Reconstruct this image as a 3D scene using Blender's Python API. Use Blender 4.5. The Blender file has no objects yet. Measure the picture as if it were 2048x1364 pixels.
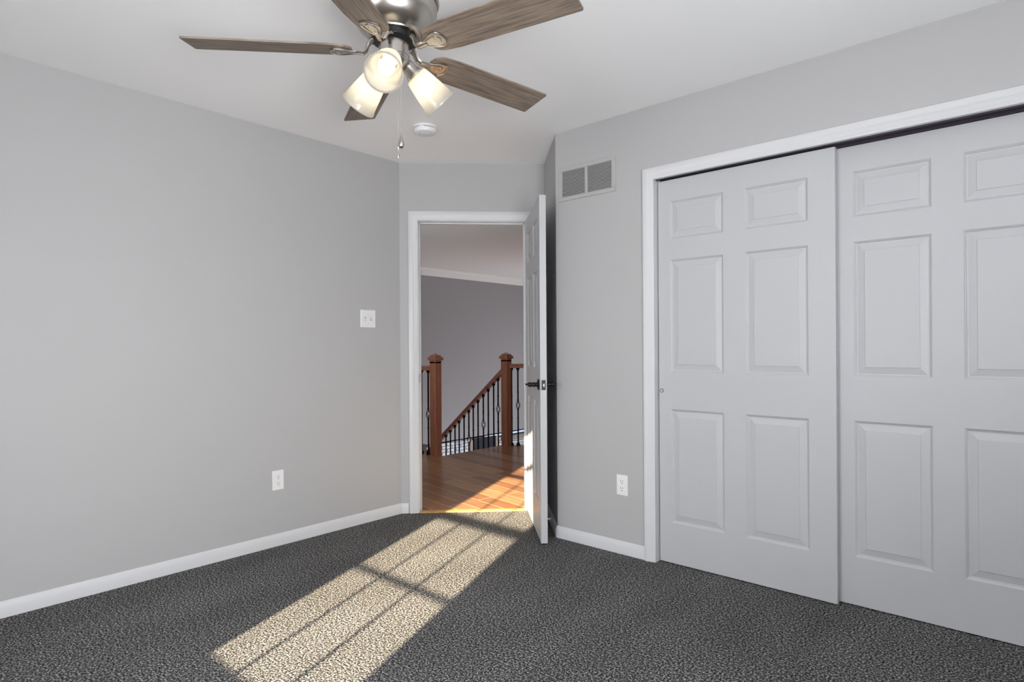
import bpy, math, random
from mathutils import Vector, Matrix
random.seed(4)
C = bpy.context.scene.collection
SC = bpy.context.scene
PI = math.pi
S = 2 ** -.5

# ------------------------------------------------------------------ camera, world, sun, lights, exposure
EYE = 1.1568
def make_camera():
    yaw, roll = 0.72651, -0.00621
    f = Vector((-math.sin(yaw), math.cos(yaw), 0)); r = Vector((math.cos(yaw), math.sin(yaw), 0)); u = Vector((0, 0, 1))
    c, s = math.cos(roll), math.sin(roll)
    R2 = r * c + u * s; U2 = u * c - r * s
    cd = bpy.data.cameras.new('camera'); cam = bpy.data.objects.new('camera', cd); C.objects.link(cam)
    m = Matrix((R2, U2, -f)).transposed().to_4x4(); m.translation = (0, 0, EYE)
    cam.matrix_world = m
    cd.sensor_width = 36; cd.lens = 1215.99 / 2048 * 36; cd.shift_y = 10.49 / 2048
    cd.clip_start = .02
    SC.camera = cam
make_camera()

SUN_X, SUN_Z = -.405, -.37          # per metre of y
SKY_STRENGTH = 1.0
w = bpy.data.worlds.new('sky'); SC.world = w; w.use_nodes = True
bg = w.node_tree.nodes['Background']; bg.inputs[0].default_value = (.62, .74, 1, 1); bg.inputs[1].default_value = SKY_STRENGTH

def lamp(name, kind, loc, direction, energy, color, **kw):
    ld = bpy.data.lights.new(name, kind); o = bpy.data.objects.new(name, ld); C.objects.link(o)
    o.location = loc; o.rotation_euler = Vector(direction).to_track_quat('-Z', 'Y').to_euler()
    ld.energy = energy; ld.color = color
    for k, v in kw.items(): setattr(ld, k, v)
    return o
lamp('sun', 'SUN', (-1, -6, 5), (SUN_X, 1, SUN_Z), 40, (1, .82, .57), angle=math.radians(.55))
# daylight entering by the window behind the camera, then a fill at the right
lamp('daylight_back_window', 'AREA', (-1.29, -.765, 1.2), (-.35, 1, -.40), 22, (.97, .985, 1), shape='RECTANGLE', size=.8, size_y=1.4, spread=math.radians(115))
lamp('right_ceiling_fill', 'AREA', (1.18, -.1, 1.1), (-1, -.12, 1.3), 205, (.96, .98, 1), shape='RECTANGLE', size=1.0, size_y=1.3)  # added fill before the covered right window, tilted up to brighten the ceiling
# two-storey hall: foyer daylight first, then two added fills
lamp('daylight_hall_window', 'AREA', (-5.9, 9.8, .6), (-.25, -1, .05), 34, (.95, .97, 1), shape='RECTANGLE', size=2.4, size_y=2.2)
lamp('hall_ceiling_fill', 'AREA', (-4.4, 2.0, 1.3), (.1, .7, 1), 34, (.88, .98, 1), shape='RECTANGLE', size=1.0, size_y=1.2)  # unseen fill, added to lift the hall ceiling near the doorway
lamp('lower_stone_fill', 'AREA', (-5.6, 7.3, -1.7), (-1, 0, .35), 42, (.86, .92, 1), shape='RECTANGLE', size=2.4, size_y=1.0)  # unseen fill, added to brighten the white stone below

vs = SC.view_settings
vs.view_transform = 'Standard'; vs.look = 'None'; vs.gamma = 1; vs.use_curve_mapping = False
vs.exposure = 0.0
SC.cycles.max_bounces = 10; SC.cycles.diffuse_bounces = 7; SC.cycles.transmission_bounces = 6
SC.cycles.use_denoising = True
SC.cycles.sample_clamp_indirect = 6

# ------------------------------------------------------------------ mesh helpers
class MB:
    def __init__(s): s.v = []; s.f = []
    def add(s, vs_, fs):
        n = len(s.v); s.v += [tuple(p) for p in vs_]; s.f += [tuple(i + n for i in f) for f in fs]
    def box(s, a, b, M=None):
        (x0, y0, z0), (x1, y1, z1) = a, b
        p = [Vector(t) for t in ((x0,y0,z0),(x1,y0,z0),(x1,y1,z0),(x0,y1,z0),(x0,y0,z1),(x1,y0,z1),(x1,y1,z1),(x0,y1,z1))]
        if M is not None: p = [M @ t for t in p]
        s.add(p, [(0,3,2,1),(4,5,6,7),(0,1,5,4),(1,2,6,5),(2,3,7,6),(3,0,4,7)])
    def cbox(s, a, b, c=.002, M=None):
        """box with chamfered edges"""
        (x0, y0, z0), (x1, y1, z1) = a, b
        c = min(c, (x1-x0)/2.01, (y1-y0)/2.01, (z1-z0)/2.01)
        X, Y, Z = (x0, x1), (y0, y1), (z0, z1); pts = []; idx = {}
        for i in (0, 1):
            for j in (0, 1):
                for k in (0, 1):
                    sx, sy, sz = (c, -c)[i], (c, -c)[j], (c, -c)[k]
                    for ax, q in enumerate(((X[i], Y[j]+sy, Z[k]+sz), (X[i]+sx, Y[j], Z[k]+sz), (X[i]+sx, Y[j]+sy, Z[k]))):
                        idx[(i,j,k,ax)] = len(pts); pts.append(Vector(q))
        fs = []
        for ax in range(3):
            o = [a_ for a_ in range(3) if a_ != ax]
            for e in (0, 1):
                quad = []
                for (p, q) in ((0,0),(1,0),(1,1),(0,1)):
                    t = [0,0,0]; t[ax] = e; t[o[0]] = p; t[o[1]] = q; quad.append(idx[(*t, ax)])
                fs.append(tuple(quad) if (e == 1) ^ (ax == 1) else tuple(reversed(quad)))
        for ax in range(3):      # edges running along ax
            o = [a_ for a_ in range(3) if a_ != ax]
            for p in (0, 1):
                for q in (0, 1):
                    t0 = [0,0,0]; t0[o[0]] = p; t0[o[1]] = q; t1 = list(t0); t1[ax] = 1
                    fs.append((idx[(*t0,o[0])], idx[(*t1,o[0])], idx[(*t1,o[1])], idx[(*t0,o[1])]))
        for i in (0,1):
            for j in (0,1):
                for k in (0,1): fs.append((idx[(i,j,k,0)], idx[(i,j,k,1)], idx[(i,j,k,2)]))
        if M is not None: pts = [M @ t for t in pts]
        s.add(pts, fs)
    def lathe(s, prof, n=32, M=None, caps=True):
        """prof: list of (r, z)"""
        p = []; fs = []
        for (r, z) in prof:
            for k in range(n):
                a = 2*PI*k/n; p.append(Vector((r*math.cos(a), r*math.sin(a), z)))
        for i in range(len(prof)-1):
            for k in range(n):
                k2 = (k+1) % n; fs.append((i*n+k, i*n+k2, (i+1)*n+k2, (i+1)*n+k))
        if caps:
            if prof[0][0] > 1e-6: fs.append(tuple(reversed(range(n))))
            if prof[-1][0] > 1e-6: fs.append(tuple((len(prof)-1)*n+k for k in range(n)))
        if M is not None: p = [M @ t for t in p]
        s.add(p, fs)
    def tube(s, path, r, n=8, closed=False, flat=None):
        path = [Vector(p) for p in path]; N = len(path)
        rr = r if isinstance(r, (list, tuple)) else [r]*N
        p = []; fs = []; ref = None
        for i in range(N):
            if closed: d = path[(i+1) % N] - path[i-1]
            else: d = path[min(i+1, N-1)] - path[max(i-1, 0)]
            d.normalize()
            if ref is None: ref = Vector((0,0,1)) if abs(d.z) < .9 else Vector((1,0,0))
            u = (ref - d*ref.dot(d)).normalized(); v = d.cross(u); ref = u
            for k in range(n):
                a = 2*PI*k/n + PI/n
                ru, rv = (rr[i], rr[i]) if flat is None else (rr[i]*flat[0], rr[i]*flat[1])
                p.append(path[i] + u*math.cos(a)*ru + v*math.sin(a)*rv)
        for i in range(N if closed else N-1):
            j = (i+1) % N
            for k in range(n):
                k2 = (k+1) % n; fs.append((i*n+k, i*n+k2, j*n+k2, j*n+k))
        if not closed:
            fs.append(tuple(reversed(range(n)))); fs.append(tuple((N-1)*n+k for k in range(n)))
        s.add(p, fs)
    def prism(s, outline, z0, z1, M=None, ch=0):
        """outline in xy, counter-clockwise, between z0 and z1"""
        n = len(outline); p = [Vector((x, y, z0)) for x, y in outline] + [Vector((x, y, z1)) for x, y in outline]
        if M is not None: p = [M @ t for t in p]
        fs = [tuple(reversed(range(n))), tuple(range(n, 2*n))] + [(k, (k+1) % n, n+(k+1) % n, n+k) for k in range(n)]
        s.add(p, fs)
    def uvsphere(s, r, M=None, n=16, m=10, sz=1):
        s.lathe([(r*math.sin(PI*i/m)+1e-7, -r*sz*math.cos(PI*i/m)) for i in range(m+1)], n, M, caps=False)

def obj(name, mb, mat, parent=None, smooth=None, label=None, loc=None):
    me = bpy.data.meshes.new(name); me.from_pydata(mb.v, [], mb.f); me.validate()
    import bmesh
    bm = bmesh.new(); bm.from_mesh(me)
    bmesh.ops.remove_doubles(bm, verts=bm.verts, dist=1e-6)
    bmesh.ops.recalc_face_normals(bm, faces=bm.faces); bm.to_mesh(me); bm.free()
    if smooth is not None:
        me.shade_smooth(); me.set_sharp_from_angle(angle=math.radians(smooth))
    me.materials.append(mat)
    o = bpy.data.objects.new(name, me); C.objects.link(o)
    if parent is not None: o.parent = parent
    if loc is not None: o.location = loc
    if label: o['label'] = label
    return o
def tag(o, label, cat, group=None, kind=None):
    o['label'] = label; o['category'] = cat
    if group: o['group'] = group
    if kind: o['kind'] = kind
    return o
def thing(name, label, cat, loc=(0,0,0), rz=0, group=None):
    o = bpy.data.objects.new(name, None); C.objects.link(o); o.empty_display_size = .1
    o.location = loc; o.rotation_euler = (0, 0, rz)
    return tag(o, label, cat, group)
def struct(name, mb, mat, label, cat, smooth=None):
    return tag(obj(name, mb, mat, None, smooth), label, cat, kind='structure')

# ------------------------------------------------------------------ materials
def mat(name, color=(.5,.5,.5), rough=.5, metal=0, spec=.5):
    m = bpy.data.materials.new(name); m.use_nodes = True
    b = m.node_tree.nodes['Principled BSDF']
    b.inputs['Base Color'].default_value = (*color, 1); b.inputs['Roughness'].default_value = rough
    b.inputs['Metallic'].default_value = metal; b.inputs['Specular IOR Level'].default_value = spec
    return m
def N(m, t, **kw):
    n = m.node_tree.nodes.new(t)
    for k, v in kw.items():
        if k in n.inputs: n.inputs[k].default_value = v
        else: setattr(n, k, v)
    return n
def L(m, a, b): m.node_tree.links.new(a, b)
def coords(m, scale=(1,1,1), rot=(0,0,0), kind='Object'):
    tc = N(m, 'ShaderNodeTexCoord'); mp = N(m, 'ShaderNodeMapping')
    mp.inputs['Scale'].default_value = scale; mp.inputs['Rotation'].default_value = rot
    L(m, tc.outputs[kind], mp.inputs[0]); return mp.outputs[0]
def bsdf(m): return m.node_tree.nodes['Principled BSDF']
def bump(m, height, strength=.2, dist=.002):
    b = N(m, 'ShaderNodeBump'); b.inputs['Strength'].default_value = strength; b.inputs['Distance'].default_value = dist
    L(m, height, b.inputs['Height']); L(m, b.outputs[0], bsdf(m).inputs['Normal'])
def ramp(m, fac, stops):
    r = N(m, 'ShaderNodeValToRGB'); e = r.color_ramp.elements
    while len(e) < len(stops): e.new(.5)
    for el, (p, c) in zip(e, stops): el.position = p; el.color = (*c, 1)
    L(m, fac, r.inputs[0]); return r.outputs[0]

def paint(name, color, rough=.6, scale=260, st=.12):
    m = mat(name, color, rough, spec=.3); v = coords(m)
    n = N(m, 'ShaderNodeTexNoise', Scale=scale, Detail=3); L(m, v, n.inputs['Vector'])
    bump(m, n.outputs['Fac'], st, .001); return m
M_WALL = paint('grey_wall_paint', (.445, .44, .44), .65)
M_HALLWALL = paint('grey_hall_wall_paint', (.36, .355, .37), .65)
M_CEIL = paint('white_ceiling_paint', (.92, .92, .925), .8, 120, .2)
M_TRIM = paint('white_trim_paint', (.63, .63, .642), .35, 60, .04)
M_VENT = paint('vent_enamel', (.43, .43, .42), .4, 60, .02)
M_PLASTIC = mat('white_plastic', (.80, .80, .80), .35)
M_BLACKHOLE = mat('dark_slot', (.015, .015, .015), .7)
M_BRONZE = mat('oil_rubbed_bronze', (.018, .015, .015), .35, .7)
M_TRACK = mat('dark_track', (.045, .035, .05), .4, .3)
M_IRON = mat('black_wrought_iron', (.012, .012, .013), .45, .4)
M_STEEL = mat('steel', (.6, .58, .54), .25, 1)
M_DARKROOM = mat('unlit_plaster', (.3, .3, .3), .9)

def door_paint():
    m = mat('embossed_door_paint', (.49, .493, .505), .42, spec=.4)
    v = coords(m, (1, 1, .09))
    n0 = N(m, 'ShaderNodeTexNoise', Scale=6, Detail=2); L(m, v, n0.inputs['Vector'])
    wv = N(m, 'ShaderNodeTexNoise', Scale=190, Detail=4, Distortion=.6); L(m, v, wv.inputs['Vector'])
    mul = N(m, 'ShaderNodeMath', operation='MULTIPLY'); mul.inputs[1].default_value = 22; L(m, n0.outputs['Fac'], mul.inputs[0])
    fr = N(m, 'ShaderNodeMath', operation='SINE')
    mul2 = N(m, 'ShaderNodeMath', operation='MULTIPLY'); mul2.inputs[1].default_value = 5; L(m, mul.outputs[0], mul2.inputs[0]); L(m, mul2.outputs[0], fr.inputs[0])
    ad = N(m, 'ShaderNodeMath', operation='MULTIPLY_ADD'); ad.inputs[1].default_value = .25
    L(m, fr.outputs[0], ad.inputs[0]); L(m, wv.outputs['Fac'], ad.inputs[2])
    bump(m, ad.outputs[0], .22, .001); return m
M_DOOR = door_paint()

def carpet():
    m = mat('grey_loop_carpet', (.1,.1,.1), .95, spec=.05); b = bsdf(m)
    v = coords(m)
    n = N(m, 'ShaderNodeTexNoise', Scale=128, Detail=3, Roughness=.75); L(m, v, n.inputs['Vector'])
    vo = N(m, 'ShaderNodeTexVoronoi', Scale=170); L(m, v, vo.inputs['Vector'])
    big = N(m, 'ShaderNodeTexNoise', Scale=2.2, Detail=4, Roughness=.6)
    v2 = coords(m, (1, .35, 1), (0, 0, .5)); L(m, v2, big.inputs['Vector'])
    col = ramp(m, n.outputs['Fac'], [(.38, (.008,.008,.009)), (.46, (.040,.040,.042)), (.53, (.125,.123,.122)), (.63, (.50,.485,.465))])
    mx = N(m, 'ShaderNodeMix', data_type='RGBA', blend_type='MULTIPLY'); mx.inputs[0].default_value = 1
    tint = ramp(m, big.outputs['Fac'], [(.3, (.74,.74,.74)), (.7, (1.14,1.14,1.14))])
    L(m, col, mx.inputs[6]); L(m, tint, mx.inputs[7]); L(m, mx.outputs[2], b.inputs['Base Color'])
    ad = N(m, 'ShaderNodeMath', operation='SUBTRACT'); L(m, n.outputs['Fac'], ad.inputs[0]); L(m, vo.outputs['Distance'], ad.inputs[1])
    bump(m, ad.outputs[0], .45, .005)
    b.inputs['Sheen Weight'].default_value = .0
    return m
M_CARPET = carpet()

def hardwood():
    m = mat('cherry_plank_floor', (.3,.12,.05), .28, spec=.5); b = bsdf(m)
    v = coords(m, (1,1,1), (0, 0, math.radians(9)))
    br = N(m, 'ShaderNodeTexBrick'); br.offset = .37; br.offset_frequency = 2
    for k, val in dict(Scale=1.0).items(): br.inputs[k].default_value = val
    br.inputs['Color1'].default_value = (.21, .095, .045, 1); br.inputs['Color2'].default_value = (.44, .235, .115, 1)
    br.inputs['Mortar'].default_value = (.68, .50, .36, 1); br.inputs['Mortar Size'].default_value = .0032
    br.inputs['Mortar Smooth'].default_value = .3
    br.inputs['Brick Width'].default_value = 1.1; br.inputs['Row Height'].default_value = .135
    L(m, v, br.inputs['Vector'])
    v2 = coords(m, (1.5, 22, 1), (0, 0, math.radians(9))); g = N(m, 'ShaderNodeTexNoise', Scale=3, Detail=6); L(m, v2, g.inputs['Vector'])
    gr = ramp(m, g.outputs['Fac'], [(.3, (.72,.68,.64)), (.7, (1.15,1.12,1.1))])
    mx = N(m, 'ShaderNodeMix', data_type='RGBA', blend_type='MULTIPLY'); mx.inputs[0].default_value = 1
    L(m, br.outputs['Color'], mx.inputs[6]); L(m, gr, mx.inputs[7]); L(m, mx.outputs[2], b.inputs['Base Color'])
    return m
M_HARDWOOD = hardwood()

def wood(name, c0, c1, scale=(1,1,1), rough=.35, kind='Object'):
    m = mat(name, c0, rough); v = coords(m, scale, kind=kind)
    n = N(m, 'ShaderNodeTexNoise', Scale=4, Detail=7, Roughness=.6, Distortion=.4); L(m, v, n.inputs['Vector'])
    L(m, ramp(m, n.outputs['Fac'], [(.32, c0), (.68, c1)]), bsdf(m).inputs['Base Color'])
    bump(m, n.outputs['Fac'], .08, .001); return m
M_NEWEL = wood('cherry_newel_wood', (.27,.10,.062), (.39,.165,.10), (14,14,1.2))
M_RAIL = wood('cherry_rail_wood', (.26,.10,.065), (.38,.16,.105), (2,14,14))
M_THRESH = wood('golden_oak_strip', (.50,.27,.07), (.62,.36,.12), (3,3,3))
M_BLADE = wood('weathered_oak_blade', (.095,.073,.06), (.27,.21,.16), (1.6, 26, 8), .55)
M_BLADEEDGE = M_BLADE
M_DARKWOOD = wood('dark_brown_wood', (.06,.03,.025), (.10,.05,.04), (2,2,8))

def nickel():
    m = mat('brushed_nickel', (.47, .44, .41), .27, 1); v = coords(m, (1,1,160))
    n = N(m, 'ShaderNodeTexNoise', Scale=3, Detail=2); L(m, v, n.inputs['Vector'])
    bump(m, n.outputs['Fac'], .05, .0005); bsdf(m).inputs['Anisotropic'].default_value = .5; return m
M_NICKEL = nickel()
def frosted():
    m = bpy.data.materials.new('frosted_white_glass'); m.use_nodes = True; nt = m.node_tree; nt.nodes.clear()
    out = N(m, 'ShaderNodeOutputMaterial'); d = N(m, 'ShaderNodeBsdfDiffuse'); t = N(m, 'ShaderNodeBsdfTranslucent'); g = N(m, 'ShaderNodeBsdfGlossy')
    d.inputs[0].default_value = (.36,.35,.32,1); t.inputs[0].default_value = (.96,.94,.88,1); g.inputs['Roughness'].default_value = .15
    a = N(m, 'ShaderNodeMixShader'); a.inputs[0].default_value = .6; L(m, d.outputs[0], a.inputs[1]); L(m, t.outputs[0], a.inputs[2])
    c = N(m, 'ShaderNodeMixShader'); c.inputs[0].default_value = .05; L(m, a.outputs[0], c.inputs[1]); L(m, g.outputs[0], c.inputs[2])
    L(m, c.outputs[0], out.inputs[0]); return m
M_SHADE = frosted()
def emit(name, col, st):
    m = bpy.data.materials.new(name); m.use_nodes = True; nt = m.node_tree; nt.nodes.clear()
    out = N(m, 'ShaderNodeOutputMaterial'); e = N(m, 'ShaderNodeEmission'); e.inputs[0].default_value = (*col, 1); e.inputs[1].default_value = st
    L(m, e.outputs[0], out.inputs[0]); return m
M_BULB = emit('lit_bulb', (1, .86, .66), 9.5)
def stone():
    m = mat('white_ledge_stone', (.6,.6,.62), .8); v = coords(m, (1,1,1), (0, 0, 0))
    tc = N(m, 'ShaderNodeTexCoord'); sp = N(m, 'ShaderNodeSeparateXYZ'); cb = N(m, 'ShaderNodeCombineXYZ')
    L(m, tc.outputs['Object'], sp.inputs[0]); L(m, sp.outputs['Y'], cb.inputs['X']); L(m, sp.outputs['Z'], cb.inputs['Y'])
    br = N(m, 'ShaderNodeTexBrick'); br.inputs['Scale'].default_value = 1
    br.inputs['Color1'].default_value = (.62,.65,.70,1); br.inputs['Color2'].default_value = (.80,.82,.86,1); br.inputs['Mortar'].default_value = (.16,.17,.22,1)
    br.inputs['Brick Width'].default_value = .22; br.inputs['Row Height'].default_value = .055; br.inputs['Mortar Size'].default_value = .006
    n = N(m, 'ShaderNodeTexNoise', Scale=9); ad = N(m, 'ShaderNodeMix', data_type='RGBA', blend_type='ADD'); ad.inputs[0].default_value = .08
    L(m, cb.outputs[0], ad.inputs[6]); L(m, n.outputs['Color'], ad.inputs[7]); L(m, ad.outputs[2], br.inputs['Vector'])
    L(m, br.outputs['Color'], bsdf(m).inputs['Base Color']); bump(m, br.outputs['Fac'], .6, -.01); return m
M_STONE = stone()

# ------------------------------------------------------------------ room shell
CH = 2.44
XL, YC = -3.3934, 2.9317                         # left wall, closet wall
C1 = Vector((XL, 2.6472)); C3 = Vector((-2.6764, 3.3642)); C4 = Vector((-2.2439, YC))
XR, YB, T = 1.2, -.8, .12
# opening of the doorway on the diagonal wall, measured along it from C1
DU0, DU1 = .117, .889
DH = 2.045
def wallbox(mb, p, q, z0, z1, t=T):
    """wall from p to q (2D), room on the right-hand side when walking p -> q; thickness to the left"""
    d = (q-p).normalized(); n = Vector((-d.y, d.x))
    a, b, c, e = p, q, q+n*t, p+n*t
    mb.add([(v.x, v.y, z0) for v in (a,b,c,e)] + [(v.x, v.y, z1) for v in (a,b,c,e)],
           [(0,3,2,1),(4,5,6,7),(0,1,5,4),(1,2,6,5),(2,3,7,6),(3,0,4,7)])
V2 = lambda x, y: Vector((x, y))
mb = MB(); wallbox(mb, V2(XL, YB), C1, 0, CH); struct('wall_left', mb, M_WALL, 'plain grey painted wall along the left side of the room', 'wall')
du = V2(S, S); dn = V2(-S, S)
mb = MB()
wallbox(mb, C1, C1+du*DU0, 0, CH); wallbox(mb, C1+du*DU1, C3, 0, CH); wallbox(mb, C1+du*DU0, C1+du*DU1, DH, CH)
struct('wall_corner', mb, M_WALL, 'short diagonal grey wall that holds the open doorway', 'wall')
mb = MB(); wallbox(mb, C3, C4, 0, CH); struct('wall_return', mb, M_WALL, 'narrow grey return wall hidden behind the open door', 'wall')
KX0, KX1, KH = -1.59, .14, 2.085
mb = MB()
wallbox(mb, C4, V2(KX0, YC), 0, CH); wallbox(mb, V2(KX0, YC), V2(KX1, YC), KH, CH); wallbox(mb, V2(KX1, YC), V2(XR, YC), 0, CH)
struct('wall_right', mb, M_WALL, 'grey wall with the sliding closet doors and air return grille', 'wall')
mb = MB()      # closet interior
mb.box((C4.x+.1, YC+.75, 0), (.5, YC+.85, CH)); mb.box((C4.x+.1, YC+T, 0), (KX0-.12, YC+.75, CH)); mb.box((KX1+.12, YC+T, 0), (.5, YC+.75, CH)); 
struct('wall_closet_inside', mb, M_DARKROOM, 'inner walls of the closet behind the sliding doors', 'wall')
# wall at the camera's right with a window, and the wall behind the camera with a window
def wall_with_hole(name, fixed, axis, lo, hi, h0, h1, z0, z1, side, label):
    mb = MB()
    def seg(a, b, za, zb):
        if axis == 'x': mb.box((a, min(fixed, fixed+side*T), za), (b, max(fixed, fixed+side*T), zb))
        else: mb.box((min(fixed, fixed+side*T), a, za), (max(fixed, fixed+side*T), b, zb))
    seg(lo, h0, 0, CH); seg(h1, hi, 0, CH); seg(h0, h1, 0, z0); seg(h0, h1, z1, CH)
    struct(name, mb, M_WALL, label, 'wall')
WY = -.9
gx0 = -2.395 - SUN_X*(-(.95-WY)) ; gx0 = -2.395 + .405*(.95-WY); gx1 = gx0 + .72
zz = lambda y: -SUN_Z*(y-WY)
gz0, gz1, gz2, gz3 = zz(.95), zz(2.73), zz(2.885), zz(4.66)
wall_with_hole('wall_back', YB, 'x', XL-T, XR+T, gx0-.05, gx1+.07, gz0-.06, gz3+.05, -1, 'grey wall with the window behind the camera')
wall_with_hole('wall_front', XR, 'y', YB, YC+T, -.7, .4, .7, 2.1, 1, 'grey wall with a window at the right end of the room')
# window frame behind the camera: outer frame, meeting rail, muntins (3 x 2 panes per sash)
mb = MB(); y0, y1 = WY-.015, WY+.015
mb.box((gx0-.05, y0, gz0-.06), (gx0, y1, gz3+.05)); mb.box((gx1, y0, gz0-.06), (gx1+.07, y1, gz3+.05))
mb.box((gx0, y0, gz0-.06), (gx1, y1, gz0)); mb.box((gx0, y0, gz3), (gx1, y1, gz3+.05)); mb.box((gx0, y0, gz1), (gx1, y1, gz2))
for dx in (.224, .476): mb.box((gx0+dx-.007, WY-.006, gz0), (gx0+dx+.007, WY+.006, gz3))
mb.box((gx0, WY-.006, zz(1.86)-.011), (gx1, WY+.006, zz(1.86)+.011))
mb.box((gx0, WY-.006, zz(3.98)), (gx1, WY+.006, zz(4.12)))
struct('window_1', mb, M_TRIM, 'white window sashes with thin muntins behind the camera', 'window')
mb = MB()
for z in (.7, 1.38, 2.06): mb.box((XR+.05, -.7, z), (XR+.08, .4, z+.04))
mb.box((XR+.09, -.7, .7), (XR+.10, .4, 2.1))  # panel added over the opening to keep the sun out
for y in (-.7, .36): mb.box((XR+.05, y, .7), (XR+.08, y+.04, 2.1))
struct('window_2', mb, M_TRIM, 'white window frame with an added white panel blocking the sun at the right end', 'window')

# bedroom floor polygon and ceiling
def poly(mb, pts, z0, z1):
    n = len(pts); mb.add([(x, y, z0) for x, y in pts] + [(x, y, z1) for x, y in pts],
        [tuple(reversed(range(n))), tuple(range(n, 2*n))] + [(k, (k+1) % n, n+(k+1) % n, n+k) for k in range(n)])
th0 = C1 + du*0; th1 = C3
mb = MB(); poly(mb, [(XL, YB), (XR, YB), (XR, YC), (KX1, YC), (KX1, YC+.75), (KX0, YC+.75), (KX0, YC), tuple(C4), tuple(C3), tuple(C1)], -.05, 0)
struct('floor', mb, M_CARPET, 'dark grey speckled carpet across the bedroom floor', 'carpet')
mb = MB(); poly(mb, [(XL-T, YB-T), (XR+T, YB-T), (XR+T, YC+.9), (C4.x+.05, YC+.9), (C3.x+.09, C3.y+.09), (C3.x-.085, C3.y+.085), (XL-.12, C1.y+.05)], CH, CH+.1)
struct('ceiling', mb, M_CEIL, 'flat white ceiling over the bedroom', 'ceiling')

# ------------------------------------------------------------------ trims
def sweep(mb, path, prof, nrm, closed=False):
    """mitred sweep in a plane. path: 3D points; prof: (outward offset, height along nrm); outward = left of the path as seen against nrm"""
    path = [Vector(p) for p in path]; nrm = Vector(nrm).normalized(); n = len(path); m = len(prof); P = []
    for i, p in enumerate(path):
        d0 = (path[i]-path[i-1]).normalized() if i > 0 else None
        d1 = (path[i+1]-path[i]).normalized() if i < n-1 else None
        if d0 is None: d0 = d1
        if d1 is None: d1 = d0
        o0 = nrm.cross(d0); o1 = nrm.cross(d1); o = (o0+o1); o = o/(o.dot(o0)) 
        for (u, h) in prof: P.append(p + o*u + nrm*h)
    fs = []
    for i in range(n-1):
        for k in range(m):
            k2 = (k+1) % m; fs.append((i*m+k, i*m+k2, (i+1)*m+k2, (i+1)*m+k))
    fs += [tuple(reversed(range(m))), tuple((n-1)*m+k for k in range(m))]
    mb.add(P, fs)
CAS = [(0,0),(0,.009),(.004,.012),(.014,.012),(.017,.0145),(.034,.0155),(.037,.018),(.054,.019),(.0615,.017),(.0635,.013),(.0635,0)]
n_d = Vector((S, -S, 0))      # normal of the diagonal wall, into the room
def onD(u, z, out=0): p = C1 + du*u; return Vector((p.x, p.y, z)) + n_d*out
mb = MB(); sweep(mb, [onD(DU0+.006, 0), onD(DU0+.006, DH-.006), onD(DU1-.006, DH-.006), onD(DU1-.006, 0)], CAS, n_d)
# jamb lining with stop
def jbox(u0, u1, z0, z1, o0, o1):
    a = onD(0, 0); M = Matrix((( S, -S*-1*-1, 0, 0), (S, S, 0, 0), (0,0,1,0), (0,0,0,1)))
    M = Matrix(((du.x, dn.x, 0, C1.x), (du.y, dn.y, 0, C1.y), (0, 0, 1, 0), (0, 0, 0, 1)))
    mb.box((u0, o0, z0), (u1, o1, z1), M)
jbox(DU0-.001, DU0+.012, 0, DH, -.001, T+.001); jbox(DU1-.012, DU1+.001, 0, DH, -.001, T+.001); jbox(DU0, DU1, DH-.012, DH+.001, -.001, T+.001)
jbox(DU0+.012, DU0+.022, 0, DH-.012, .045, .08); jbox(DU1-.022, DU1-.012, 0, DH-.012, .045, .08); jbox(DU0+.012, DU1-.012, DH-.022, DH-.012, .045, .08)
# strike plate is separate
tr1 = struct('trim_1', mb, M_TRIM, 'white moulded casing around the open doorway', 'door casing', 40)
mbs = MB(); M_D = Matrix(((du.x, dn.x, 0, C1.x), (du.y, dn.y, 0, C1.y), (0, 0, 1, 0), (0, 0, 0, 1)))
mbs.cbox((DU0+.0115, .008, .905), (DU0+.0135, .034, .965), .0006, M_D); obj('strike_plate', mbs, M_BRONZE, tr1, label='dark bronze strike plate')

n_c = Vector((0, -1, 0))
CB = 2.041
mb = MB(); sweep(mb, [(KX0+.006, YC, 0), (KX0+.006, YC, CB), (KX1-.006, YC, CB), (KX1-.006, YC, 0)], CAS, n_c)
mb.box((KX0-.001, YC-.001, 0), (KX0+.006, YC+T, KH)); mb.box((KX1-.006, YC-.001, 0), (KX1+.001, YC+T, KH)); mb.box((KX0, YC-.001, CB), (KX1, YC+.012, KH+.005)); mb.box((KX0, YC, KH-.004), (KX1, YC+T, KH+.001))
struct('trim_2', mb, M_TRIM, 'white moulded casing around the closet opening', 'door casing', 40)
mb = MB()
mb.box((KX0+.006, YC+.018, CB-.003), (KX1-.006, YC+.026, KH-.004)); mb.box((KX0+.006, YC+.066, CB-.008), (KX1-.006, YC+.073, KH-.004)); mb.box((KX0+.006, YC+.018, KH-.010), (KX1-.006, YC+.118, KH-.004)); mb.box((KX0+.006, YC+.112, CB-.01), (KX1-.006, YC+.118, KH-.004))
struct('trim_3', mb, M_TRACK, 'dark metal sliding track above the closet doors', 'door track')

BASE = [(0,0),(0,.013),(.045,.013),(.050,.011),(.054,.0095),(.062,.007),(.068,.004),(.070,0)]
def baseboard(name, p, q, label):
    """path from p to q with up = outward; wall normal nrm = room side"""
    p = Vector((*p, 0)); q = Vector((*q, 0)); d = (q-p).normalized(); nrm = d.cross(Vector((0,0,1)))
    # nrm x d = up when nrm = d x up ...
    if nrm.cross(d).z < 0: nrm = -nrm
    mb = MB(); sweep(mb, [p, q], BASE, nrm); return struct(name, mb, M_TRIM, label, 'baseboard', 40)
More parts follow.
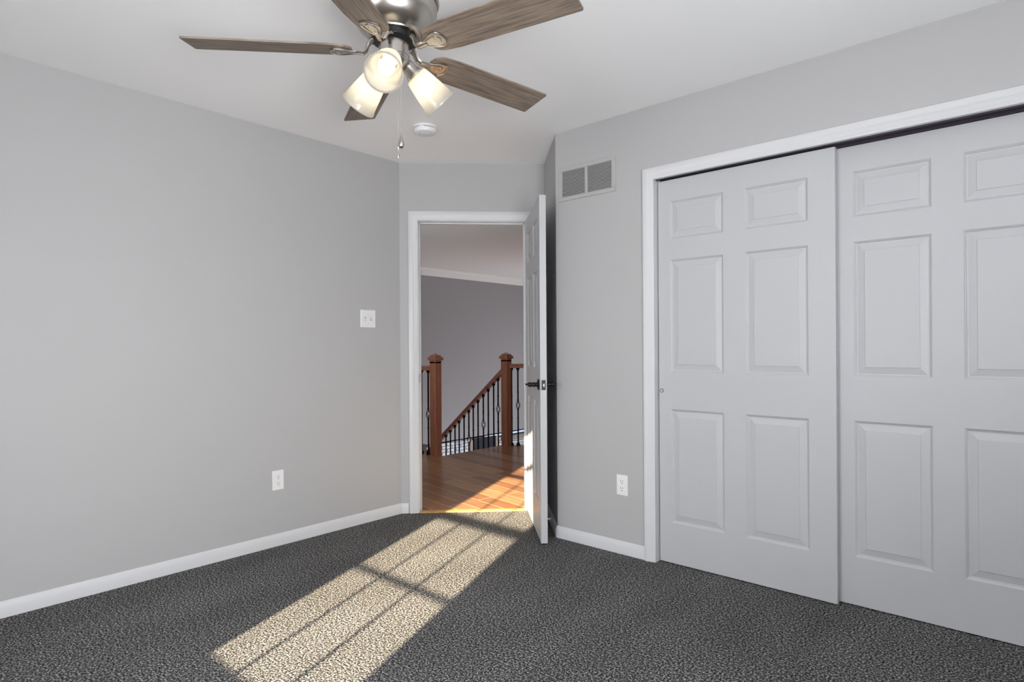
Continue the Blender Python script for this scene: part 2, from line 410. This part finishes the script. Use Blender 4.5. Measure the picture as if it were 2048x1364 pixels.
# walking so that the room is on the side of nrm = d x up (right-hand side)
baseboard('baseboard_left', (XL, YB), (C1.x, C1.y-.003), 'white baseboard along the left wall')
baseboard('baseboard_right', (C4.x, YC), (KX0-.058, YC), 'white baseboard between the door corner and the closet')
baseboard('baseboard_return', tuple(C3), tuple(C4), 'white baseboard behind the open door')
baseboard('baseboard_corner', tuple(C1), tuple(C1+du*(DU0-.064)), 'short white baseboard left of the doorway')

# threshold strip
mb = MB(); mb.prism([(DU0+.012, -.012), (DU1-.012, -.012), (DU1-.012, .03), (DU0+.012, .03)], .0, .008, M_D)
struct('trim_4', mb, M_THRESH, 'golden wood strip between carpet and hall floor in the doorway', 'threshold')

# ------------------------------------------------------------------ six-panel doors
PZ = [(.213, .813), (1.007, 1.602), (1.712, 1.912)]
PPROF = [(0,0), (.003,-.003), (.006,-.0045), (.009,-.009), (.014,-.0095), (.018,-.0085), (.041,-.0035), (.043,-.0015)]
def panel_door(w, h, t, sl, pw, mul):
    """local: x 0..w, front face at y=0 looking to -y, back at y=t"""
    mb = MB()
    xs = [0, sl, sl+pw, sl+pw+mul, sl+2*pw+mul, w]; zs = [0] + [z for p in PZ for z in p] + [h]
    for (yy, sg) in ((0, 1), (t, -1)):
        for i in range(5):
            for j in range(len(zs)-1):
                x0, x1, z0, z1 = xs[i], xs[i+1], zs[j], zs[j+1]
                if i in (1, 3) and j in (1, 3, 5):
                    pts = []; m = len(PPROF)
                    for (o, d) in PPROF:
                        pts += [(x0+o, yy-sg*d, z0+o), (x1-o, yy-sg*d, z0+o), (x1-o, yy-sg*d, z1-o), (x0+o, yy-sg*d, z1-o)]
                    fs = []
                    for k in range(m-1):
                        for e in range(4): fs.append((k*4+e, k*4+(e+1) % 4, (k+1)*4+(e+1) % 4, (k+1)*4+e))
                    fs.append(tuple((m-1)*4+e for e in range(4)))
                    mb.add(pts, fs)
                else: mb.add([(x0,yy,z0),(x1,yy,z0),(x1,yy,z1),(x0,yy,z1)], [(0,1,2,3)])
    for j in range(len(zs)-1):
        for x in (0, w): mb.add([(x,0,zs[j]),(x,t,zs[j]),(x,t,zs[j+1]),(x,0,zs[j+1])], [(0,1,2,3)])
    for i in range(5):
        for z in (0, h): mb.add([(xs[i],0,z),(xs[i+1],0,z),(xs[i+1],t,z),(xs[i],t,z)], [(0,1,2,3)])
    return mb
def place(name, mb, m, loc, rz, label, cat):
    o = struct(name, mb, m, label, cat); o.location = loc; o.rotation_euler = (0, 0, rz); return o
d2 = place('door_2', panel_door(.862, 2.025, .034, .068, .286, .108), M_DOOR, (KX0+.013, YC+.030, .006), 0, 'front left sliding six-panel white closet door with small finger pull', 'closet door')
mb = MB(); Mf = Matrix.Translation((.0145, 0, .909)) @ Matrix.Rotation(PI/2, 4, 'X')
mb.lathe([(.0001, -.007), (.0065, -.007), (.0075, .0012), (.0105, .0012), (.0112, 0), (.0112,-.001)], 24, Mf, caps=False)
obj('finger_pull', mb, mat('dull_pull_metal', (.22,.21,.2), .35, 1), d2, 40, label='small round metal finger pull')
d3 = place('door_3', panel_door(.902, 2.025, .034, .112, .286, .106), M_DOOR, (-.766, YC+.076, .006), 0, 'rear right sliding six-panel white closet door', 'closet door')
# hinged bedroom door, open about 90 degrees
HINGE = Vector((-2.762, 3.258, .012)); tip = Vector((-2.2205, 2.7435, .012)); dd = (tip-HINGE); LW = dd.length; ang = math.atan2(dd.y, dd.x)
# visible face looks towards the left wall: local -y must point to the (-,-) side
d1 = place('door_1', panel_door(LW, 2.022, .038, .112, (LW-.324)/2, .10), M_DOOR, HINGE, ang, 'white six-panel bedroom door standing open at ninety degrees', 'door')
hk = MB(); kx, kz = LW-.062, .918
for sg, y0 in ((-1, 0), (1, .038)):
    Mr = Matrix.Translation((kx, y0, kz)) @ Matrix.Rotation(PI/2 if sg < 0 else -PI/2, 4, 'X')
    mb = MB()
    mb.lathe([(.001, 0), (.033, 0), (.033, .004), (.029, .008), (.018, .009), (.0135, .012), (.012, .022), (.0145, .028), (.0145, .034), (.012, .038), (.0125, .044), (.0145, .050), (.0135, .060), (.010, .064), (.0005, .065)], 28, Mr, caps=False)
    yy = y0 + sg*.052
    pth = [(kx, yy, kz), (kx-.02, yy, kz+.003), (kx-.05, yy+sg*.001, kz+.004), (kx-.08, yy+sg*.002, kz-.001), (kx-.098, yy+sg*.006, kz-.006), (kx-.106, yy+sg*.013, kz-.005), (kx-.107, yy+sg*.017, kz+.001)]
    mb.tube(pth, [.0105, .0095, .0085, .008, .007, .005, .003], 10)
    obj('door_handle', mb, M_BRONZE, d1, 40, label='dark bronze lever handle')
mb = MB(); mb.cbox((LW-.0005, .007, kz-.029), (LW+.0018, .031, kz+.029), .0005); lp = obj('latch_plate', mb, M_BRONZE, d1, label='dark bronze latch plate')
mb = MB(); mb.prism([(.0, -.007), (.010, -.001), (.010, .003), (0, .006)], -.008, .008, Matrix.Translation((LW+.0012, .019, kz))); obj('latch_bolt', mb, M_STEEL, lp, label='silver latch bolt')
for z in (.22, 1.0, 1.80):
    mb = MB(); mb.lathe([(.006, z-.045), (.006, z+.045)], 10, Matrix.Translation((-.006, .042, 0))); mb.box((-.002, .008, z-.044), (.0, .038, z+.044)); obj('hinge', mb, M_BRONZE, d1, 40)
# doorstop on the return-wall baseboard
ds_dir = Vector((-S, -S, 0)); p0 = Vector((*(C3+(C4-C3)*.62), .045)) + ds_dir*.012
mb = MB(); q = ds_dir.to_track_quat('Z', 'Y').to_matrix().to_4x4(); Mq = Matrix.Translation(p0) @ q
mb.lathe([(.013, 0), (.013, .004), (.006, .008), (.0055, .048), (.009, .050), (.010, .060), (.007, .064)], 18, Mq)
tag(obj('door_stop', mb, M_PLASTIC, None, 40), 'small white rigid doorstop low on the baseboard behind the open door', 'doorstop')

# ------------------------------------------------------------------ grille, switches, outlets, smoke detector
g = thing('air_return_grille', 'grey painted louvred air return grille high on the wall beside the door', 'air vent', (-2.0185, YC, 2.122))
hw, hh = .1985, .100
mb = MB()
def ring(mb, w0, h0, w1, h1, y0, y1):
    for a, b in (((-w0, y1, h1), (w0, y0, h0)), ((-w0, y1, -h0), (w0, y0, -h1)), ((-w0, y1, -h1), (-w1, y0, h1)), ((w1, y1, -h1), (w0, y0, h1))):
        mb.cbox((min(a[0],b[0]), min(a[1],b[1]), min(a[2],b[2])), (max(a[0],b[0]), max(a[1],b[1]), max(a[2],b[2])), .0015)
ring(mb, hw, hh, hw-.026, hh-.024, 0, -.007)
mb.cbox((-.009, -.006, -hh+.024), (.009, 0, hh-.024), .001)
obj('frame', mb, M_VENT, g)
mb = MB(); nl = 19
for k in range(nl):
    z = -hh+.024 + (k+.5)*(2*hh-.048)/nl
    for a, b in ((-hw+.026, -.009), (.009, hw-.026)):
        M = Matrix.Translation((0, -.0005, z)) @ Matrix.Rotation(math.radians(-38), 4, 'X')
        mb.box((a, -.0048, -.0006), (b, .0048, .0006), M)
obj('louvre_slats', mb, M_VENT, g)
mb = MB(); mb.box((-hw+.02, -.0006, -hh+.02), (hw-.02, -.0001, hh-.02)); obj('duct_shadow_backing', mb, M_BLACKHOLE, g)  # black sheet stands in for the shade inside the duct
bpy.data.objects['duct_shadow_backing'].name = 'duct_shade_backing'

def outlet(loc, rz, label):
    t = thing('wall_outlet', label, 'outlet', loc, rz)
    mb = MB(); mb.cbox((-.0355, -.0055, -.0575), (.0355, 0, .0575), .003); obj('cover_plate', mb, M_PLASTIC, t)
    for z in (.0195, -.0195):
        mb = MB(); out = []
        for k in range(24):
            a = 2*PI*k/24; x, y = .0172*math.cos(a), .0172*math.sin(a); out.append((x, max(-.0142, min(.0142, y))))
        mb.prism(out, 0, .0015, Matrix.Translation((0, -.0055, z)) @ Matrix.Rotation(PI/2, 4, 'X')); r = obj('receptacle', mb, M_PLASTIC, t)
        for x, hgt in ((-.0063, .0048), (.0063, .0038)):
            mb = MB(); mb.box((x-.0011, -.0074, z+.004-hgt), (x+.0011, -.0069, z+.004+hgt)); obj('plug_slot', mb, M_BLACKHOLE, r)
        mb = MB(); mb.lathe([(.0001, 0), (.0028, 0), (.0028, .0005), (.0001, .0005)], 12, Matrix.Translation((0, -.0070, z-.0085)) @ Matrix.Rotation(PI/2, 4, 'X'), caps=False)
        obj('ground_hole', mb, M_BLACKHOLE, r)
    mb = MB(); mb.lathe([(.0001,0),(.0025,0),(.0022,.0008),(.0001,.001)], 12, Matrix.Translation((0, -.0055, 0)) @ Matrix.Rotation(PI/2, 4, 'X'), caps=False); obj('screw', mb, M_PLASTIC, t)
outlet((XL, 1.7475, .382), PI/2, 'white double power outlet low on the long left wall')
outlet((-1.79, YC, .381), 0, 'white double power outlet low on the wall between door and closet')
t = thing('light_switch', 'white two-gang light switch plate on the left wall beside the doorway', 'light switch', (XL, 2.380, 1.345), PI/2)
mb = MB(); mb.cbox((-.059, -.0055, -.0585), (.059, 0, .0585), .003); obj('cover_plate', mb, M_PLASTIC, t)
for x, up in ((-.023, 1), (.023, -1)):
    mb = MB(); mb.box((x-.0055, -.0062, -.0125), (x+.0055, -.0054, .0125)); sl = obj('switch_slot', mb, M_VENT, t, label='grey recess round the toggle')
    mb = MB(); mb.cbox((x-.004, -.014, -.004), (x+.004, -.004, .004), .001, Matrix.Rotation(up*.45, 4, 'X')); obj('toggle', mb, M_PLASTIC, sl)
    for z in (-.0302, .0302):
        mb = MB(); mb.lathe([(.0001,0),(.0025,0),(.0022,.0008),(.0001,.001)], 12, Matrix.Translation((x, -.0055, z)) @ Matrix.Rotation(PI/2, 4, 'X'), caps=False); obj('screw', mb, M_PLASTIC, t)


t = thing('smoke_detector', 'round white smoke detector on the ceiling beyond the fan', 'smoke detector', (-2.735, 2.325, CH))
mb = MB(); mb.lathe([(.0001, 0), (.070, 0), (.070, -.007), (.066, -.010), (.060, -.011)], 40, caps=False); obj('mounting_base', mb, M_PLASTIC, t, 35)
mb = MB(); mb.lathe([(.058, -.010), (.058, -.013)], 40); obj('vent_gap', mb, M_BLACKHOLE, t)
mb = MB(); mb.lathe([(.060, -.0125), (.064, -.014), (.064, -.026), (.060, -.034), (.050, -.038), (.0001, -.039)], 40, caps=False)
for k in range(4):
    a = k*PI/2+.5; M = Matrix.Rotation(a, 4, 'Z'); mb.box((.056, -.012, -.014), (.063, .012, -.010), M)
obj('cover', mb, M_PLASTIC, t, 35)
mb = MB(); mb.lathe([(.0001, -.041), (.009, -.041), (.010, -.0385)], 20, Matrix.Translation((.02, .01, 0)), caps=False); obj('test_button', mb, M_PLASTIC, t, 35)
mb = MB(); mb.lathe([(.0001, -.0405), (.002, -.0405), (.002, -.038)], 10, Matrix.Translation((-.012, -.03, 0)), caps=False); obj('indicator_light', mb, M_BLACKHOLE, t)

# ------------------------------------------------------------------ ceiling fan
FX, FY, BZ, BR, BPH, BW, BP = -1.6426, 1.2638, 2.1457, .6593, 3.9721, .0668, -.2121
fan = thing('ceiling_fan', 'brushed nickel ceiling fan with five oak blades and three lit glass lamps', 'ceiling fan', (FX, FY, CH))
zf = lambda z: z-CH
def fl(prof): return [(r, zf(z)) for r, z in prof]
mb = MB(); mb.lathe(fl([(.118, 2.44), (.124, 2.42), (.126, 2.385), (.140, 2.355), (.150, 2.335), (.151, 2.308), (.147, 2.301), (.141, 2.299)]), 64)
obj('canopy', mb, M_NICKEL, fan, 30)
mb = MB(); mb.lathe(fl([(.140, 2.302), (.1435, 2.296), (.1435, 2.275), (.140, 2.258), (.131, 2.238), (.117, 2.219), (.100, 2.204), (.088, 2.198), (.086, 2.194), (.074, 2.192)]), 64)
obj('motor_housing', mb, M_NICKEL, fan, 30)
mb = MB(); mb.lathe(fl([(.072, 2.196), (.072, 2.176), (.058, 2.171), (.050, 2.168)]), 48)
for k in range(10):
    a = k*PI/5; mb.box((.066, -.006, zf(2.176)), (.076, .006, zf(2.192)), Matrix.Rotation(a, 4, 'Z'))
obj('flywheel', mb, M_IRON, fan, 30, label='black flywheel ring')
mb = MB(); mb.lathe(fl([(.048, 2.174), (.0505, 2.172), (.0515, 2.128), (.049, 2.124), (.049, 2.120), (.0515, 2.117), (.050, 2.104), (.040, 2.092), (.024, 2.085), (.010, 2.083), (.008, 2.076), (.0001, 2.074)]), 48, caps=False)
sh = obj('switch_housing', mb, M_NICKEL, fan, 30)
for a in (-.95, .6, 2.7):
    mb = MB(); mb.box((.0505, -.004, zf(2.148)), (.0522, .004, zf(2.164)), Matrix.Rotation(a, 4, 'Z')); obj('keyhole_slot', mb, M_BLACKHOLE, sh)
# blade, local x = radius
def blade_outline():
    r0 = .138; pts = []
    def arc(cx, cy, r, a0, a1, n=7): return [(cx+r*math.cos(a0+(a1-a0)*i/n), cy+r*math.sin(a0+(a1-a0)*i/n)) for i in range(n+1)]
    wi = .0585
    pts += arc(BR-.006, -BW+.006, .006, -PI/2, 0, 4) + arc(BR-.006, BW-.006, .006, 0, PI/2, 4)
    pts += [(r0+.10, wi+.005)]
    pts += arc(r0+.045, wi-.045, .045, PI/2, PI, 8) + arc(r0+.045, -wi+.045, .045, PI, 3*PI/2, 8) + [(r0+.10, -wi-.005)]
    return pts
bm_ = MB(); bm_.prism(blade_outline(), -.003, .003)
first = None
iron = MB()
MEDH = [(.112,.009),(.132,.012),(.148,.020),(.164,.029),(.180,.0345),(.194,.034),(.203,.023),(.209,.009),(.212,0)]
outl = MEDH[:-1] + [(.211, 0)] + [(x, -y) for x, y in reversed(MEDH[:-1])]
iron.prism(list(reversed(outl)), -.0075, -.0045)
rim = [(x-.002, y*.88, -.009) for x, y in MEDH[1:-1]] + [(.208, 0, -.009)] + [(x-.002, -y*.88, -.009) for x, y in reversed(MEDH[1:-1])]
iron.tube(rim, .0028, 8)
iron.prism([(.125,-.006),(.150,-.012),(.172,-.018),(.188,-.014),(.194,0),(.188,.014),(.172,.018),(.150,.012),(.125,.006)], -.010, -.0075)
iron.tube([(.060, 0, .036), (.075, 0, .034), (.084, 0, .020), (.092, 0, -.002), (.102, 0, -.010), (.120, 0, -.008), (.14, 0, -.008)], [.011, .012, .0115, .011, .011, .011, .008], 10, flat=(.55, 1.15))
iron.tube([(.064, -.014, .034), (.074, -.010, .030), (.086, -.003, .014)], .0055, 8); iron.tube([(.064, .014, .034), (.074, .010, .030), (.086, .003, .014)], .0055, 8)
for (x, y) in ((.150, 0), (.178, .010), (.178, -.010)): iron.lathe([(.0001, -.0125), (.003, -.012), (.004, -.010)], 10, Matrix.Translation((x, y, 0)), caps=False)
bl = obj('blade', bm_, M_BLADE, fan); ir = obj('blade_iron', iron, M_NICKEL, bl, 40, label='brushed nickel blade iron with shield medallion')
for i in range(5):
    if i: 
        b2 = bl.copy(); C.objects.link(b2); i2 = ir.copy(); C.objects.link(i2); i2.parent = b2
    else: b2 = bl
    b2.parent = fan
    b2.matrix_local = Matrix.Translation((0, 0, zf(BZ))) @ Matrix.Rotation(BPH+i*2*PI/5, 4, 'Z') @ Matrix.Rotation(BP, 4, 'X')
# lamps
TILT = math.radians(42)
camaz = math.atan2(-FY, -FX)
fit0 = None
def lampset(az):
    M = Matrix.Rotation(az, 4, 'Z') @ Matrix.Translation((.030, 0, zf(2.122))) @ Matrix.Rotation(PI/2+TILT, 4, 'Y')
    # local +z of M now points outward and down
    f_ = MB(); f_.lathe([(.013, -.012), (.015, .0), (.020, .010), (.0225, .024), (.024, .040), (.030, .052), (.033, .060), (.033, .0645)], 32)
    fo = obj('lamp_socket', f_, M_NICKEL, fan, 35)
    s_ = MB()
    outer = [(.026, .058), (.033, .060), (.039, .065), (.0415, .075), (.046, .100), (.051, .130), (.0555, .160), (.0575, .172), (.0605, .177), (.0615, .181), (.0605, .185)]
    inner = [(.0595, .184), (.0545, .172), (.048, .130), (.043, .100), (.0385, .077), (.036, .068), (.026, .063)]
    s_.lathe(outer + inner, 48, caps=False)
    so = obj('lamp_shade', s_, M_SHADE, fo, 50, label='frosted white glass bell shade')
    b_ = MB(); b_.lathe([(.012, .062), (.012, .078), (.016, .090), (.024, .106), (.0265, .120), (.025, .135), (.018, .146), (.009, .151), (.0001, .153)], 28, caps=False)
    bo = obj('bulb', b_, M_BULB, fo, 60, label='glowing warm white bulb')
    fo.matrix_local = M
for k in range(3): lampset(camaz - math.radians(11.5) + k*2*PI/3)
# pull chains
rgt = Vector((math.cos(.7265), math.sin(.7265), 0)); tow = Vector((-FX, -FY, 0)).normalized()
def chain(off, ztop, zbot, kind):
    base = rgt*off[0] + tow*off[1]; mb = MB(); z = ztop; n = 0
    while z > zbot and n < 400:
        M = Matrix.Translation((base.x, base.y, zf(z))); mb.uvsphere(.00155, M, 6, 4); z -= .0044; n += 1
    mb.tube([(base.x, base.y, zf(ztop)), (base.x, base.y, zf(zbot))], .0004, 4)
    co = obj('pull_chain', mb, M_STEEL, fan, 60, label='beaded metal pull chain')
    fb = MB(); M = Matrix.Translation((base.x, base.y, zf(zbot)))
    if kind == 'drop': fb.lathe([(.0012, .012), (.0015, 0), (.004, -.012), (.0085, -.028), (.0095, -.036), (.0075, -.044), (.0001, -.048)], 20, M, caps=False)
    else: fb.lathe([(.001, .010), (.0035, .004), (.0035, 0), (.0015, -.004), (.0012, -.016), (.0032, -.024), (.0032, -.030), (.001, -.036), (.0001,-.038)], 16, M, caps=False)
    obj('chain_fob', fb, M_NICKEL, co, 50)
chain((.012, .0), 2.085, 1.824, 'fob')
chain((.022, .002), 2.085, 1.868, 'drop')

# ------------------------------------------------------------------ hall beyond the doorway
EX = -4.82          # edge of the hall floor at the stair
HX0, HX1, HY0, HY1 = -7.70, XL-T, 1.9, 10.0
mb = MB()
poly(mb, [(HX0, HY0), (XL-T, HY0), (XL-T, C1.y+.06), (C1.x, C1.y), (C3.x, C3.y), (C3.x+.3, C3.y+.3), (-1.9, 4.4), (-1.9, 7.4), (-2.6, 7.4), (EX+.06, 5.285), (EX, 5.225), (EX, 4.325), (HX0, 4.325)], -.03, .0)
struct('floor_hall', mb, M_HARDWOOD, 'reddish brown hardwood plank floor of the upstairs hall', 'floor')
mb = MB(); poly(mb, [(HX0, HY0), (XL-T, HY0), (XL-T, C1.y+.06), (C1.x-.085+.05, C1.y+.085+.05), (C3.x-.06, C3.y+.14), (-1.9, 4.1), (-1.9, HY1), (HX0, HY1)], CH, CH+.1)
struct('ceiling_hall', mb, M_CEIL, 'white ceiling of the hall seen through the doorway', 'ceiling')
LB = -.47          # the far wall's paint stops here, stone below
mb = MB(); mb.box((HX0-.1, HY0, LB), (HX0, HY1, CH)); struct('wall_hall_far', mb, M_HALLWALL, 'grey wall on the far side of the stairwell', 'wall')
mb = MB(); mb.box((HX0-.25, HY1, -2.75), (-1.8, HY1+.1, CH)); mb.box((HX0-.25, HY0-.1, -2.75), (XL-T, HY0, CH))
mb.box((-1.9, YC+.9, -2.75), (-1.8, HY1, CH)); mb.box((C3.x+.09, C3.y+.09, -.05), (-1.8, C3.y+.5, CH))
struct('wall_hall_side', mb, M_HALLWALL, 'grey side walls enclosing the hall and stairwell', 'wall')
mb = MB(); mb.box((HX0-.25, HY0-.1, -2.8), (-1.8, HY1+.1, -2.75)); struct('floor_lower', mb, M_HARDWOOD, 'wooden floor of the lower storey', 'floor')
CROWN = [(0,0),(.015,0),(.022,.012),(.030,.016),(.062,.060),(.085,.074),(.092,.090),(.108,.092),(.112,.11),(0,.11)]
mb = MB(); pts = [(HX0+u, z) for u, z in [(a, CH-.11+b) for a, b in CROWN]]; n = len(pts)
mb.add([(x, HY0, z) for x, z in pts] + [(x, HY1, z) for x, z in pts], [(k, (k+1) % n, n+(k+1) % n, n+k) for k in range(n)])
mb2 = MB(); mb2.v = mb.v; mb2.f = mb.f
struct('trim_5', mb2, paint('white_crown_paint', (.90,.90,.90), .5, 60, .03), 'white crown moulding along the far hall wall', 'crown moulding', 30)
# lower entrance wall: white ledge stone with a dark door
mb = MB(); mb.box((HX0-.12, 5.0, -2.75), (HX0-.02, 7.93, LB)); mb.box((HX0-.12, 7.93, -2.75), (HX0-.02, HY1, LB-.06))
struct('wall_stone', mb, M_STONE, 'white stacked stone wall of the lower storey behind the balusters', 'wall')
mb = MB(); mb.box((HX0-.12, HY0, -2.75), (HX0-.02, 5.0, LB)); mb.box((HX0-.10, 8.35, LB-.14), (HX0+.06, HY1, LB-.06)); mb.box((HX0-.10, 5.0, LB-.0), (HX0+.0, HY1, LB+.02))
struct('trim_6', mb, mat('beige_ledge', (.30,.265,.23), .6), 'beige ledge where the stone meets the painted wall', 'ledge')
dk = MB(); dk.cbox((HX0-.03, 7.60, -1.6), (HX0+.01, 8.19, LB-.02), .004)
tag(obj('wall_screen', dk, mat('dark_panel', (.03,.034,.042), .3)), 'dark flat panel on the white stone wall down behind the balusters', 'panel')
M_BEIGE = mat('beige_frame', (.50,.42,.36), .6)
for ya, yb in ((7.545, 7.60), (8.19, 8.245)):
    fr = MB(); fr.cbox((HX0-.03, ya, -1.6), (HX0+.02, yb, LB-.03), .003); obj('frame_strip', fr, M_BEIGE, bpy.data.objects['wall_screen'], label='beige upright frame strip')
cb = MB(); cb.cbox((-7.63, 5.75, -1.5), (-7.35, 6.25, -.40), .01); cb.cbox((-7.65, 5.72, -.42), (-7.32, 6.28, -.385), .005)
cbo = obj('dark_cabinet', cb, M_DARKWOOD); tag(cbo, 'dark brown wooden cabinet top seen low behind the left balusters', 'cabinet')
cb = MB(); cb.cbox((-7.61, 5.77, -2.75), (-7.37, 6.23, -1.5), .01); obj('base', cb, M_DARKWOOD, cbo)

# stair treads going down between the newels
st = thing('staircase', 'brown wooden stairs leading down between the two newel posts', 'staircase', (EX, 4.77, -.19))
stl = lambda p: (p[0]-EX, p[1]-4.77, p[2]+.19)
for k in range(9):
    mb = MB(); mb.box(stl((EX-.27*(k+1), 4.34, -.19*(k+1)-.03)), stl((EX-.27*k+.02, 5.20, -.19*(k+1)))); obj('tread', mb, M_DARKWOOD, st)
    mb = MB(); mb.box(stl((EX-.27*k-.015, 4.34, -.19*(k+1))), stl((EX-.27*k, 5.20, -.19*k-.03))); obj('riser', mb, M_DARKWOOD, st)
mb = MB(); mb.box(stl((EX-2.7, 4.325, -2.1)), stl((EX-.02, 4.338, -.03))); obj('stringer', mb, M_DARKWOOD, st)

def newel(parent, x, y):
    h = .045; mb = MB(); mb.cbox((x-h, y-h, -.02), (x+h, y+h, 1.0), .003)
    mb.cbox((x-h, y-h, .98), (x+h, y+h, 1.035), .003)
    p = obj('newel_post', mb, M_NEWEL, parent)
    mb = MB(); mb.cbox((x-h-.016, y-h-.016, 1.012), (x+h+.016, y+h+.016, 1.044), .004); mb.cbox((x-h-.001, y-h-.001, 1.044), (x+h+.001, y+h+.001, 1.060), .003)
    a = h+.001; mb.add([(x-a, y-a, 1.060), (x+a, y-a, 1.060), (x+a, y+a, 1.060), (x-a, y+a, 1.060), (x, y, 1.086)], [(0,1,4),(1,2,4),(2,3,4),(3,0,4),(3,2,1,0)])
    obj('post_cap', mb, M_NEWEL, p)
def handrail(parent, p, q, name='handrail'):
    p, q = Vector(p), Vector(q); d = (q-p).normalized(); mb = MB(); pr = [(-.028,-.026),(.028,-.026),(.030,-.010),(.026,.010),(.018,.022),(-.018,.022),(-.026,.010),(-.030,-.010)]
    side = d.cross(Vector((0,0,1))).normalized(); up = side.cross(d)
    n = len(pr); mb.add([p+side*a+up*b for a, b in pr] + [q+side*a+up*b for a, b in pr], [tuple(range(n)), tuple(range(n, 2*n))] + [(k, (k+1) % n, n+(k+1) % n, n+k) for k in range(n)])
    obj(name, mb, M_RAIL, parent)
def baluster(parent, x, y, z0, z1, basket=None, shoe=True):
    mb = MB(); r = .0078
    def bar(a, b): 
        mb.tube([(x,y,a),(x,y,b)], r*1.15, 4)
    if basket is None:
        bar(z0, z1)
        for z in (z0+(z1-z0)*.36, z0+(z1-z0)*.64): mb.uvsphere(.0125, Matrix.Translation((x, y, z)), 8, 6, 1.1)
    else:
        b = .052; bar(z0, basket-b); bar(basket+b, z1)
        for k in range(4):
            mb.tube([(x+.026*math.sin(PI*t/10)*math.cos(k*PI/2+PI*t/10), y+.026*math.sin(PI*t/10)*math.sin(k*PI/2+PI*t/10), basket-b+2*b*t/10) for t in range(11)], .0038, 6)
        for z in (basket-b-.004, basket+b+.004, basket-b-.10, basket+b+.10): mb.uvsphere(.0125, Matrix.Translation((x, y, z)), 8, 6, 1.1)
    o = obj('baluster', mb, M_IRON, parent, 50)
    mb = MB(); R4 = Matrix.Translation((x, y, 0)) @ Matrix.Rotation(PI/4, 4, 'Z')
    if shoe: mb.lathe([(.024, z0), (.024, z0+.012), (.013, z0+.034), (.012, z0+.036)], 4, R4); obj('shoe', mb, M_IRON, o); mb = MB()
    mb.lathe([(.012, z1-.03), (.013, z1-.028), (.022, z1-.006), (.022, z1)], 4, R4)
    obj('collar', mb, M_IRON, o)
RZ = .93
lg = thing('stair_guard', 'left railing with cherry newel post and two visible iron balusters', 'railing', (0,0,0))
newel(lg, -4.885, 4.275)
handrail(lg, (-4.92, 4.275, RZ), (-6.6, 4.275, RZ))
for k, (x, bk) in enumerate([(-5.005, .435), (-5.115, None), (-5.225, None), (-5.335, .435), (-5.445, None), (-5.555, None)]): baluster(lg, x, 4.275, 0, RZ-.026, bk)
rg = thing('stair_railing', 'right railing with cherry newel, level rail and handrail sloping down the stairs', 'railing', (0,0,0))
P2 = (-4.753, 5.245)
newel(rg, *P2)
handrail(rg, (P2[0]+.02, P2[1]+.02, RZ), (P2[0]+1.3*S, P2[1]+1.3*S, RZ))
for s_, bk in ((.062, None), (.135, .47), (.240, None), (.345, None), (.450, .47), (.555, None)):
    baluster(rg, P2[0]+s_*S, P2[1]+s_*S, 0, RZ-.026, bk)
SL = .822
rz0 = .895
ztop = lambda x: rz0 - SL*((P2[0]-.03)-x)
handrail(rg, (P2[0]-.03, P2[1], rz0), (P2[0]-1.9, P2[1], ztop(P2[0]-1.9)), 'sloping_handrail')
BXS = []
fw = Vector((-math.sin(.7265), math.cos(.7265))); rg_ = Vector((math.cos(.7265), math.sin(.7265)))
for px in (994.4, 985.4, 974.6, 964.7, 954, 944.5, 935.5, 926, 916, 907.8, 898.5, 889.7):
    kx_ = (px-1024+1.2)/1215.99; y = P2[1]   # x such that the lateral/depth ratio is kx_
    # (x*rx + y*ry) = k (x*fx + y*fy)
    BXS.append(y*(kx_*fw.y-rg_.y)/(rg_.x-kx_*fw.x))
for k, x in enumerate(BXS):
    zt = ztop(x)-.036; baluster(rg, x, P2[1], zt-.84, zt, (zt-.36) if k % 3 == 0 and k < 7 else None)
mb = MB(); a = (EX+.0, P2[1]+.012); mb.box((EX-2.6, 5.20, -.30), (EX, 5.285, -.03)); 
# skirt that the sloping balusters stand on
mb = MB()
x0, x1 = EX-.01, BXS[-1]-.6; zb = lambda x: ztop(x)-.036-.84
pts = [(x0, zb(x0)), (x1, zb(x1)), (x1, zb(x1)-.25), (x0, zb(x0)-.25)]
mb.add([(x, 5.21, z) for x, z in pts] + [(x, 5.28, z) for x, z in pts], [(0,1,2,3),(7,6,5,4),(0,4,5,1),(1,5,6,2),(2,6,7,3),(3,7,4,0)])
obj('skirt_board', mb, M_DARKWOOD, rg)
